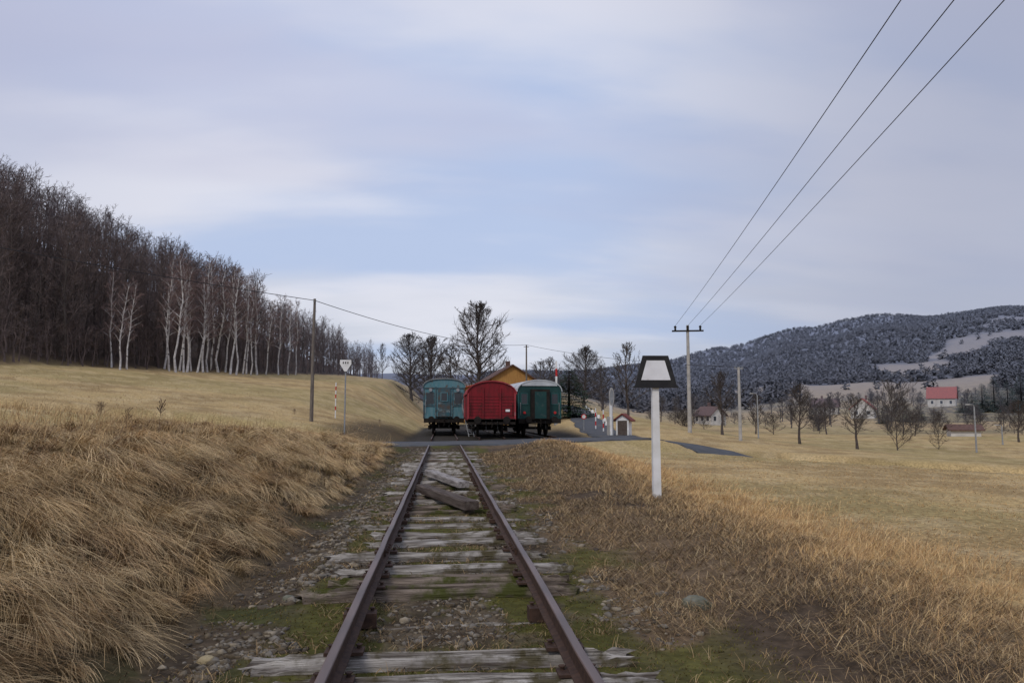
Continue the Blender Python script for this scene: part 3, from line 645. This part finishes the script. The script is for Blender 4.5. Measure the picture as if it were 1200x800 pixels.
# ---------------------------------------------------------------- foreground sign
x,y,z = gp(768,15.9); zt = ztop(768,417,15.9); sz = ztop(768,453,15.9)
t = thing('railway_sign','white post carrying a black-edged white trapezoid board beside the meadow','sign',(x,y,0),-.06)
b = MB(); z0,z1,w0,w1 = z-.2,sz+.25,.165,.135
b.add([(-w0/2,-w0/2,z0),(w0/2,-w0/2,z0),(w0/2,w0/2,z0),(-w0/2,w0/2,z0),(-w1/2,-w1/2,z1),(w1/2,-w1/2,z1),(w1/2,w1/2,z1),(-w1/2,w1/2,z1)],[(0,3,2,1),(4,5,6,7),(0,1,5,4),(1,2,6,5),(2,3,7,6),(3,0,4,7)])
b.build('post', M['white'], t)
def trap(wb,wt,z0,z1,y0,y1): 
    return MB().prism([(-wb/2,z0),(wb/2,z0),(wt/2,z1),(-wt/2,z1)],y0,y1)
trap(.90,.54,sz,zt,-.115,-.085).build('board', M['black'], t)
H = zt-sz
trap(.62,.38,sz+H*.21,zt-H*.16,-.121,-.117).build('white_panel', M['signwhite'], t)
b = MB(); b.prism([(-.475,sz-.028),(.475,sz-.028),(.475,sz+.012),(-.475,sz+.012)],-.13,-.06); b.build('bottom_rail', M['black'], t)
b = MB(); b.box((0,-.075,sz+H*.5),(.5,.02,.04)); b.box((0,-.075,sz+H*.15),(.6,.02,.04)); b.build('bracket', M['steel'], t)
# ---------------------------------------------------------------- left small sign
x,y,z = gp(404,38); T_ = thing('small_sign','white shield-shaped sign on a thin grey pole left of the road','sign',(x,y,z))
tp = ztop(404,421,38)-z
MB().tube([(0,0,-.2),(0,0,tp-.1)],.035,8).build('pole',M['steel'],T_)
sh = [(-.30,tp),(.30,tp),(.31,tp-.22),(0.06,tp-.62),(-.06,tp-.62),(-.31,tp-.22)][::-1]
MB().prism(sh,-.065,-.045).build('plate',M['black'],T_)
MB().prism([(a*.9,(c-tp+.3)*.92+tp-.3) for a,c in sh],-.072,-.067).build('plate_face',M['white'],T_)
b = MB()
for i in range(3): b.box((-.11+i*.11,-.074,tp-.17),(.05,.002,.10))
b.build('lettering',M['black'],T_)
x,y,z = gp(393,56); T_ = thing('striped_post','thin white post with red bands beside the shield-shaped sign','post',(x,y,z)); h = ztop(393,448,56)-z
for i in range(9): MB().tube([(0,0,h*i/9-(.1 if i==0 else 0)),(0,0,h*(i+1)/9)],.04,8).build('band',M['redw'] if i in (2,5,7) else M['white'],T_)
# ---------------------------------------------------------------- poles and wires
def wire(a, b, sag, label, cat='wire', r=.011, group=None, n=40):
    a = Vector(a); b_ = Vector(b); pts = []
    for i in range(n+1):
        t = i/n; p = a.lerp(b_, t); p.z -= 4*sag*t*(1-t); pts.append(p)
    o = MB().tube(pts, r, 5).build('overhead_wire', M['wire']); tag(o,label,cat,group)
x,y,z = gp(365,48); wz = ztop(365,350,48); t = thing('utility_pole','plain wooden utility pole standing in the left field','pole',(x,y,z)); h = wz-z
MB().tube([(0,0,-.3),(0,0,h*.5),(.03,0,h)],[.12,.10,.075],10).build('pole',M['pole'],t); MB().tube([(0,-.12,h-.25),(0,-.2,h-.2),(0,-.2,h-.05)],.03,6).build('insulator',M['steel'],t)
wl = (x,y,wz-.1)
x2,y2,z2 = gp(617,100); wz2 = ztop(617,404,100); t = thing('utility_pole','thin mast rising behind the station roof','pole',(x2,y2,z2))
MB().tube([(0,0,-.3),(0,0,wz2-z2)],[.14,.09],8).build('pole',M['pole'],t); MB().box((0,0,wz2-z2-.25),(.7,.08,.08)).build('crossarm',M['steel'],t)
x3,y3,z3 = gp(867,62); wz3 = ztop(867,430,62); t = thing('utility_pole','pale concrete pole standing beyond the meadow, with a short top bracket','pole',(x3,y3,z3)); h = wz3-z3
MB().tube([(0,0,-.3),(0,0,h)],[.15,.10],10).build('pole',M['concrete'],t); b = MB(); b.box((0,0,h-.12),(.75,.1,.08)); b.box((.3,0,h-.02),(.06,.06,.16)); b.box((-.3,0,h-.02),(.06,.06,.16)); b.build('crossarm',M['steel'],t)
pL = at(-60,279,38)
wire((pL[0],pL[1],pL[2]), wl, .1, 'thin wire from the left edge over the wood to the wooden pole', r=.02)
wire(wl, (x2,y2,wz2), .9, 'thin wire sagging from the wooden pole to the mast behind the station', r=.022)
wire((x2,y2,wz2), (x3,y3,wz3), .5, 'thin wire running from the mast to the pale concrete pole', r=.02)
x4,y4,z4 = gp(808,70); wz4 = ztop(808,381,70); h = wz4-z4
t = thing('power_pole','tall grey power pole with a wide crossarm and three insulators','pole',(x4,y4,z4),-.22)
MB().tube([(0,0,-.3),(0,0,h)],[.20,.13],10).build('pole',M['concrete'],t)
b = MB(); b.box((0,-.13,h-.55),(2.9,.12,.14)); b.box((0,.13,h-.55),(2.9,.06,.1)); b.build('crossarm',M['chassis'],t)
for i,o_ in enumerate((-1.15,0,1.15)):
    MB().tube([(o_,-.1,h-.5),(o_,-.1,h-.38),(o_,-.1,h-.3),(o_,-.1,h-.15),(o_,-.1,h-.05)],[.05,.12,.07,.14,.05],8).build('insulator',M['chassis'],t)
dv = Vector((math.cos(-.22),math.sin(-.22),0))
for i,(o_,pt_) in enumerate(((-1.15,1055),(0,1117),(1.15,1176))):
    a = Vector((x4,y4,wz4-.05))+dv*o_; q = Vector(at(pt_,-2,14.5)); d = (q-a); e = a+d*1.55
    n_ = ['left','middle','right'][i]; e.z += .55
    wire(a,(e.x,e.y,e.z),.45,f'{n_} of the three power wires rising from the crossarm overhead',r=.013,group='three power wires')
for p,Y,top,l in ((888,82,461,'slim street lamp beyond the concrete pole'),(1142,70,474,'slim grey lamp pole at the far side of the meadow'),(1173,84,498,'short grey post near the right edge')):
    x,y,z = gp(p,Y); h = ztop(p,top,Y)-z; t = thing('street_lamp',l,'street lamp',(x,y,z))
    MB().tube([(0,0,-.2),(0,0,h*.95),(-.1,0,h),(-.5,0,h+.03)],[.09,.06,.04,.035],8).build('pole',M['steel'],t); MB().box((-.65,0,h+.02),(.42,.16,.09),taper=.7).build('lamp_head',M['concrete'],t)
# ---------------------------------------------------------------- rolling stock
def arc(w, ze, zt_, n=14, p=2.3):
    out = []
    for i in range(n+1):
        a = math.pi*i/n; out.append((w/2*math.copysign(abs(math.cos(a))**(2/p),math.cos(a)), ze+(zt_-ze)*abs(math.sin(a))**(2/p)))
    return out
def wheelset(t, y, r=.46):
    b = MB(); b.tube([(-.9,y,r),(.9,y,r)],.07,8); b.build('axle',M['chassis'],t)
    for s in (-1,1):
        b = MB(); b.tube([(s*.70,y,r),(s*.72,y,r),(s*.72,y,r),(s*.84,y,r)],[r+.03,r+.03,r,r-.01],20); b.build('wheel',M['chassis'],t)
        b = MB(); b.box((s*1.02,y,r),(.22,.26,.26)); b.box((s*1.02,y-.2,r+.2),(.06,.08,.5)); b.box((s*1.02,y+.2,r+.2),(.06,.08,.5)); b.box((s*1.02,y,r+.30),(.08,1.1,.09)); b.build('axle_box',M['chassis'],t)
def coach(name, label, loc, rz, W, L, zf, ze, zt_, body, roof, roofarc=2.3, over=.06, cap=0):
    t = thing(name, label, 'railway carriage', loc, rz)
    A_ = arc(W, ze, zt_-.05, p=roofarc); MB().prism([(-W/2,zf),(W/2,zf)]+A_, 0, L).build('body', body, t)
    o1 = arc(W+2*over, ze-.02, zt_, p=roofarc); o0 = arc(W+2*over-.10, ze-.02, zt_-.07, p=roofarc)
    b = MB(); n = len(o1); vs = [(x,-.10,z) for x,z in o1]+[(x,L+.1,z) for x,z in o1]+[(x,-.10,z) for x,z in o0]+[(x,L+.1,z) for x,z in o0]; fs = []
    for i in range(n-1): fs += [(i,i+1,n+i+1,n+i),(2*n+i,3*n+i,3*n+i+1,2*n+i+1),(i,2*n+i,2*n+i+1,i+1),(n+i,n+i+1,3*n+i+1,3*n+i)]
    fs += [(0,n,3*n,2*n),(n-1,3*n-1,4*n-1,2*n-1)]
    b.add(vs, fs)
    if cap:
        zc = zt_-cap; pp = [(x,z) for x,z in o0 if z >= zc]; b.prism([(pp[-1][0],zc),(pp[0][0],zc)]+pp, -.07, -.004)
    b.build('roof', roof, t, smooth=False)
    b = MB(); b.box((0,L/2,zf-.13),(W-.35,L-.1,.24)); b.box((0,-.04,zf-.13),(W-.1,.12,.30)); b.box((0,L*.5,zf-.45),(1.2,1.6,.5)); b.box((W/2-.3,L/2,zf-.4),(.06,L*.45,.05)); b.box((-W/2+.3,L/2,zf-.4),(.06,L*.45,.05)); b.build('underframe', M['chassis'], t)
    for s in (-1,1):
        b = MB(); b.tube([(s*.875,-.08,1.05),(s*.875,-.42,1.05),(s*.875,-.42,1.05),(s*.875,-.58,1.05),(s*.875,-.60,1.05),(s*.875,-.64,1.05)],[.13,.13,.07,.07,.22,.21],16); b.build('buffer', M['chassis'], t)
    b = MB(); b.tube([(0,-.1,1.04),(0,-.34,1.04),(0,-.42,.98),(0,-.36,.9)],.035,6); b.tube([(0,-.3,1.0),(.02,-.32,.72),(-.02,-.3,.58)],.03,6); b.build('coupling', M['chassis'], t)
    for s in (-.35,.35): MB().tube([(s,-.1,.95),(s,-.22,.9),(s,-.24,.55),(s+.02,-.2,.42)],.03,6).build('brake_hose', M['black'], t)
    for yy in (1.6, 3.4, L-3.4, L-1.6) if L > 11 else (2.0, L-2.0): wheelset(t, yy)
    return t
def win(t, x, z, w, h, y=-.0, fm='chassis', nm='window'):
    b = MB()
    for a,c,ww,hh in ((0,h/2,w+.09,.05),(0,-h/2,w+.09,.05)): b.box((x+a,y-.02,z+c),(ww,.05,hh))
    for s in (-1,1): b.box((x+s*(w/2+.02),y-.02,z),(.05,.046,h-.05))
    f = b.build(nm, M[fm], t); MB().box((x,y-.006,z),(w,.02,h-.05)).build('pane', M['glass'], f); return f
t = coach('railway_carriage','weathered blue carriage with patchy flaking paint on the near track',(TC-.02,54,WZ),0,2.9,16,1.10,3.30,3.92,M['blue'],M['duskroof'],2.4)
for s in (-1,1):
    win(t, s*.98, 2.5, .50, .80, fm='bluedark')
    MB().box((s*1.40,-.02,2.2),(.08,.05,2.1)).build('corner_post',M['bluedark'],t)
    MB().box((s*.58,-.03,2.25),(.06,.07,2.15)).build('end_rib',M['bluedark'],t)
    MB().tube([(s*1.28,-.03,1.4),(s*1.28,-.13,1.5),(s*1.28,-.13,2.3),(s*1.28,-.03,2.4)],.018,6).build('handrail',M['steel'],t)
    MB().box((s*1.2,-.12,.62),(.36,.26,.04)).build('step',M['chassis'],t)
b = MB(); b.box((0,-.06,2.2),(.86,.10,1.95)); d_ = b.build('gangway_door',M['bluedark'],t,label='dark patched door in the end wall'); win(d_,0,2.6,.42,.6,y=-.115,fm='blue')
b = MB(); b.box((0,-.12,1.22),(1.1,.26,.05)); b.build('foot_plate',M['chassis'],t)
b = MB(); b.box((0,-.03,3.22),(2.75,.05,.07)); b.box((-.98,-.03,1.98),(.8,.04,.06)); b.box((.98,-.03,1.98),(.8,.04,.06)); b.build('end_strap',M['bluedark'],t)
for s in (-1,1): b = MB(); b.tube([(s*.95,-.02,3.08),(s*.95,-.14,3.08)],[.10,.12],12); b.build('lamp',M['steel'],t)
for i in range(7):
    for s in (-1,1):
        MB().box((s*1.455,2.0+i*2.0,2.5),(.02,1.2,.85)).build('side_window',M['glass'],t)
t2 = thing('ladder','grey ladder leaning against the right corner of the blue carriage','ladder',(1.95,52.2,-.05))
for s in (-.18,.18): MB().tube([(s,0,0),(-.45+s,1.5,2.2)],.03,6).build('rail',M['steel'],t2)
for k_ in range(7): f=(k_+.6)/7; MB().tube([(-.18-.45*f,1.5*f,2.2*f),(.18-.45*f,1.5*f,2.2*f)],.02,5).build('rung',M['steel'],t2)
t = coach('railway_van','bright red covered van with an arched red roof, middle of the three',(2.95,46.8,WZ),.0,2.98,10.5,1.05,2.62,3.44,M['red'],M['redroof'],2.05,.06)
for s in (-1,1):
    MB().box((s*1.43,-.025,1.87),(.09,.06,1.6)).build('corner_post',M['redroof'],t)
    MB().box((s*.52,-.04,2.05),(.10,.09,1.9)).build('end_rib',M['red'],t)
    MB().tube([(s*1.28,-.03,1.3),(s*1.28,-.12,1.35),(s*1.28,-.12,2.0),(s*1.28,-.03,2.05)],.018,6).build('handrail',M['chassis'],t)
    MB().box((s*1.2,-.12,.60),(.36,.26,.04)).build('step',M['chassis'],t)
    MB().box((s*1.51,5.2,1.9),(.05,2.2,1.4)).build('sliding_door',M['redroof'],t)
b = MB()
for k_ in range(7): b.box((0,-.012,1.32+k_*.19),(2.84,.012,.012))
b.build('board_joint',M['chassis'],t)
b = MB(); b.box((.98,-.02,1.62),(.26,.01,.14)); b.build('data_plate',M['white'],t)
b = MB(); b.box((0,-.07,1.02),(2.9,.06,.20)); b.build('buffer_beam',M['chassis'],t)
t = coach('railway_carriage','dark green coach with a pale grey rounded roof, right of the red van',(6.35,50.5,WZ),.10,2.95,14,1.08,2.9,3.68,M['green'],M['greyroof'],2.2,.07,cap=.42)
b = MB(); b.box((0,-.16,2.05),(1.25,.32,1.95)); g_ = b.build('gangway',M['chassis'],t)
b = MB(); b.box((0,-.335,2.0),(.78,.03,1.75)); b.build('gangway_door',M['green'],t)
for s in (-1,1):
    win(t, s*1.03, 2.4, .42, .72, fm='palegreen')
    MB().box((s*1.42,-.02,2.0),(.08,.05,1.7)).build('corner_post',M['palegreen'],t)
    MB().tube([(s*1.3,-.03,1.3),(s*1.3,-.12,1.35),(s*1.3,-.12,2.1),(s*1.3,-.03,2.15)],.018,6).build('handrail',M['steel'],t)
    for i in range(6): MB().box((s*1.478,1.6+i*2.1,2.35),(.02,1.2,.8)).build('side_window',M['glass'],t)
    MB().tube([(s*1.03,-.02,1.5),(s*1.03,-.12,1.5)],.09,10).build('lamp',M['redw'],t)
# ---------------------------------------------------------------- buildings
def house(name, label, loc, rz, W, L, he, hr, wall, roof, wins=2, base=-1.5):
    t = thing(name, label, 'house' if name!='station_building' else 'station building', loc, rz)
    MB().prism([(-W/2,base),(W/2,base),(W/2,he),(0,hr-.12),(-W/2,he)], -L/2, L/2).build('wall', wall, t)
    o = .45; b = MB(); k = (hr-he)/(W/2)
    for s in (-1,1):
        a = [(0,hr),(s*(W/2+o),he-k*o),(s*(W/2+o),he-k*o-.16),(0,hr-.16)]
        b.prism(a if s>0 else a[::-1], -L/2-o, L/2+o)
    r_ = b.build('roof', roof, t)
    if he < 2:
        MB().box((0,-L/2-.03,.75),(.9,.06,1.1)).build('door', M['darkwood'], t); return t
    MB().box((W*.12,L*.15,hr+.25),(.6,.6,1.4)).build('chimney', M['browntile'], r_)
    for fl in range(1 if he<4 else 2):
        zc = 1.5+fl*2.7
        for i in range(wins):
            xx = -W/2+W*(i+.5)/wins; f = MB().box((xx,-L/2-.03,zc),(1.05,.06,1.35)).build('window', M['white'], t); MB().box((xx,-L/2-.07,zc),(.85,.03,1.15)).build('pane', M['hwin'], f)
        for i in range(3):
            yy = -L/2+L*(i+.5)/3
            for s in (-1,1):
                f = MB().box((s*(W/2+.03),yy,zc),(.06,1.05,1.35)).build('window', M['white'], t); MB().box((s*(W/2+.07),yy,zc),(.03,.85,1.15)).build('pane', M['hwin'], f)
    return t
x,y,z = gp(592,108); zr = ztop(592,430,108)-z
t = house('station_building','ochre-gabled station building with a brown roof behind the red van',(x,y,z),.08,5.6,12,zr-1.7,zr,M['ochre'],M['browntile'],2)
MB().box((-4.3,1,(zr-2.1)*.45),(3.0,8,(zr-2.1)*.86)).build('side_wing',M['ochre'],t)
MB().prism([(-6.3,(zr-2.1)*.88-.3),(-2.75,(zr-2.1)*.88+.5),(-2.75,(zr-2.1)*.88+.65),(-6.3,(zr-2.1)*.88-.15)][::-1],-3.6,5.4).build('side_roof',M['tile'],t)
for p,Y,rz,W,L,he,hr,rf,lb in (
 (1105,270,.9,7.5,9,3.4,7.2,'tile','white house with a bright red roof standing high on the valley side'),
 (1012,225,-.6,6.5,8,3.0,5.9,'tile','pale house with a reddish roof behind the spreading orchard tree'),
 (1128,110,1.2,2.6,4.0,1.2,1.8,'browntile','low white outbuilding near the grey lamp pole'),
 (832,190,.4,5,6,2.6,4.6,'browntile','small white house far off left of the concrete pole'),
 (968,250,1.0,6,8,2.8,5.2,'browntile','pale house with a brown roof left of the reddish-roofed one')):
    g_ = gp(p,Y); house('house', lb, g_, rz, W, L, he, hr, M['plaster'], M[rf])
# ---------------------------------------------------------------- crossing furniture
x,y,z = gp(731,52.8); t = thing('roadside_hut','small hut with white side walls and a dark red pitched roof beside the road','hut',(x,y,z),-.45)
h = ztop(731,484,52.8)-z
MB().prism([(-.44,-.2),(.44,-.2),(.44,h*.72),(0,h*.93),(-.44,h*.72)],-.5,.5).build('wall',M['white'],t)
MB().box((.0,-.51,h*.36),(.66,.03,h*.66)).build('door',M['darkwood'],t)
b = MB()
for s in (-1,1): b.prism([(0,h),(s*.68,h*.70),(s*.68,h*.65),(0,h-.09)][::s],-.66,.66)
b.build('roof',mat('hut_roof',(.22,.055,.042),(.14,.042,.035),4),t)
x,y,z = gp(716,52.4); h = ztop(716,453,52.4)-z; t = thing('crossing_signal','pale grey crossing signal with a tall rounded backboard on a stout post','signal',(x,y,z),.35)
MB().tube([(0,0,-.2),(0,0,h*.7)],.11,10).build('post',M['white'],t)
oval = [(.21*math.cos(a),h*.80+.62*math.sin(a)) for a in [2*math.pi*i/20 for i in range(20)]]
MB().prism(oval,-.12,-.08).build('backboard',M['concrete'],t)
MB().prism([(a*.72,(c-h*.8)*.86+h*.8) for a,c in oval],-.127,-.122).build('backboard_face',M['steel'],t)
MB().box((0,.12,.75),(.36,.28,1.3)).build('relay_box',M['concrete'],t)
x,y,z = gp(652,72); t = thing('crossing_barrier','raised red and white crossing barrier arm behind the green coach','barrier',(x,y,z)); h = ztop(652,423,72)-z
MB().box((0,.15,.55),(.35,.35,1.3)).build('cabinet',M['steel'],t)
for i in range(7): MB().box((.0,-.1,.9+(h-.9)*(i+.5)/7),(.17,.06,(h-.9)/7)).build('arm_band',M['redw'] if i%2 else M['white'],t)
def rsign(p,Y,py,rad,label):
    x,y,z = gp(p,Y); zc = ztop(p,py,Y)-z; t = thing('road_sign',label,'road sign',(x,y,z))
    MB().tube([(0,0,-.1),(0,0,zc+rad*.8)],.035,8).build('pole',M['steel'],t)
    MB().tube([(0,-.04,zc),(0,-.06,zc)],rad,24).build('rim',M['redw'],t); MB().tube([(0,-.062,zc),(0,-.068,zc)],rad*.68,24).build('face',M['white'],t)
rsign(684,58,488,.20,'round red-rimmed white road sign right of the green coach')
for i in range(7):
    f = i/6; Y = 62+30*(1-f)+2; p = 688+23*f+random.uniform(-2,2); x,y,z = gp(p,Y); b = MB(); b.tube([(0,0,-.1),(0,0,.05),(0,0,.28),(0,0,.36)],[.15,.20,.16,.07],7)
    o = b.build('white_stone',M['white'],loc=(x,y,z)); o.rotation_euler=(0,0,i); tag(o,f'whitewashed kerb stone along the side road, {ordn(i+1)} from the far end','stone','whitewashed stones along the side road')
for p,Y,l in ((698,60,'left of two slim red and white posts at the side road'),(707,57,'right of two slim red and white posts at the side road')):
    x,y,z = gp(p,Y); t = thing('striped_post',l,'post',(x,y,z))
    for i in range(5): MB().tube([(0,0,.34*i-.02),(0,0,.34*i+.32)],.05,8).build('band',M['redw'] if i%2 else M['white'],t)
# ---------------------------------------------------------------- world, sun, camera
W = bpy.data.worlds.new('World'); SC.world = W; W.use_nodes = True; nt = W.node_tree; N = nt.nodes; L = nt.links; bg = N['Background']
tc = N.new('ShaderNodeTexCoord'); sep = N.new('ShaderNodeSeparateXYZ'); L.new(tc.outputs['Generated'], sep.inputs[0])
def mth(op, a, b=None):
    n = N.new('ShaderNodeMath'); n.operation = op
    for i, v in enumerate((a,b)):
        if v is None: continue
        if isinstance(v,(int,float)): n.inputs[i].default_value = v
        else: L.new(v, n.inputs[i])
    return n.outputs[0]
ramp = N.new('ShaderNodeValToRGB'); cr = ramp.color_ramp; cr.elements[0].position = 0; cr.elements[0].color = (.46,.50,.60,1); cr.elements[1].position = 1; cr.elements[1].color = (.55,.58,.74,1)
for p,c in ((.10,(.62,.65,.75)),(.22,(.70,.72,.82)),(.36,(.60,.64,.81)),(.55,(.63,.65,.81))):
    e = cr.elements.new(p); e.color = (*c,1)
L.new(sep.outputs['Z'], ramp.inputs[0])
den = mth('ADD', mth('MAXIMUM', sep.outputs['Z'], 0.0), .22)
cx = mth('DIVIDE', sep.outputs['X'], den); cy = mth('DIVIDE', sep.outputs['Y'], den)
cmb = N.new('ShaderNodeCombineXYZ'); L.new(mth('MULTIPLY',cx,.6), cmb.inputs[0]); L.new(mth('MULTIPLY',cy,1.4), cmb.inputs[1])
def noise(sc, det, off):
    mp = N.new('ShaderNodeMapping'); mp.inputs['Location'].default_value = off; L.new(cmb.outputs[0], mp.inputs[0])
    n = N.new('ShaderNodeTexNoise'); n.inputs['Scale'].default_value = sc; n.inputs['Detail'].default_value = det; n.inputs['Roughness'].default_value = .45; L.new(mp.outputs[0], n.inputs['Vector']); return n.outputs['Fac']
def mixc(f, a, col):
    m = N.new('ShaderNodeMix'); m.data_type='RGBA'; L.new(f, m.inputs[0]); L.new(a, m.inputs[6]); m.inputs[7].default_value = (*col,1); return m.outputs[2]
def rng_(v, a, b, c=0, d=1):
    m = N.new('ShaderNodeMapRange'); m.interpolation_type='SMOOTHSTEP'; L.new(v, m.inputs[0]); 
    for i,q in enumerate((a,b,c,d)): m.inputs[i+1].default_value = q
    return m.outputs[0]
c = ramp.outputs[0]
c = mixc(rng_(noise(1.1,4,(3,1,0)), .42,.64,0,.75), c, (.44,.56,.82))
c = mixc(rng_(noise(1.6,5,(9,4,0)), .44,.66,0,.7), c, (.82,.82,.90))
c = mixc(rng_(noise(.8,5,(1,8,0)), .50,.74,0,.5), c, (.48,.49,.67))
c = mixc(rng_(sep.outputs['X'], .10,.6,0,.70), c, (.35,.375,.50))
c = mixc(rng_(mth('MULTIPLY',sep.outputs['X'],-1), .25,.7,0,.55), c, (.40,.44,.60))
sky = N.new('ShaderNodeTexSky'); sky.sky_type = 'NISHITA'; sky.sun_disc = False; SE = math.radians(42); SR = math.radians(215); sky.sun_elevation = SE; sky.sun_rotation = SR
sc_ = N.new('ShaderNodeMix'); sc_.data_type='RGBA'; sc_.blend_type='MULTIPLY'; sc_.inputs[0].default_value = 1; L.new(sky.outputs[0], sc_.inputs[6]); sc_.inputs[7].default_value = (.10,.10,.10,1)
fin = N.new('ShaderNodeMix'); fin.data_type='RGBA'; fin.inputs[0].default_value = .92; L.new(sc_.outputs[2], fin.inputs[6]); L.new(c, fin.inputs[7])
L.new(fin.outputs[2], bg.inputs['Color']); bg.inputs['Strength'].default_value = 1.0
sd = bpy.data.lights.new('sun','SUN'); sd.energy = 1.2; sd.angle = math.radians(12); sd.color = (1,.92,.80); so = link(bpy.data.objects.new('sun', sd))
dirv = Vector((math.sin(SR)*math.cos(SE), math.cos(SR)*math.cos(SE), math.sin(SE))); so.rotation_euler = dirv.to_track_quat('Z','Y').to_euler()
cd = bpy.data.cameras.new('camera'); cam = link(bpy.data.objects.new('camera', cd)); cd.sensor_width = 36; cd.lens = 27; cd.clip_end = 8000; cd.clip_start = .05
cam.location = (0,0,EYE); cam.rotation_euler = (math.pi/2+P_, 0, -YW); SC.camera = cam
SC.view_settings.view_transform = 'Standard'; SC.view_settings.look = 'None'; SC.view_settings.exposure = 0
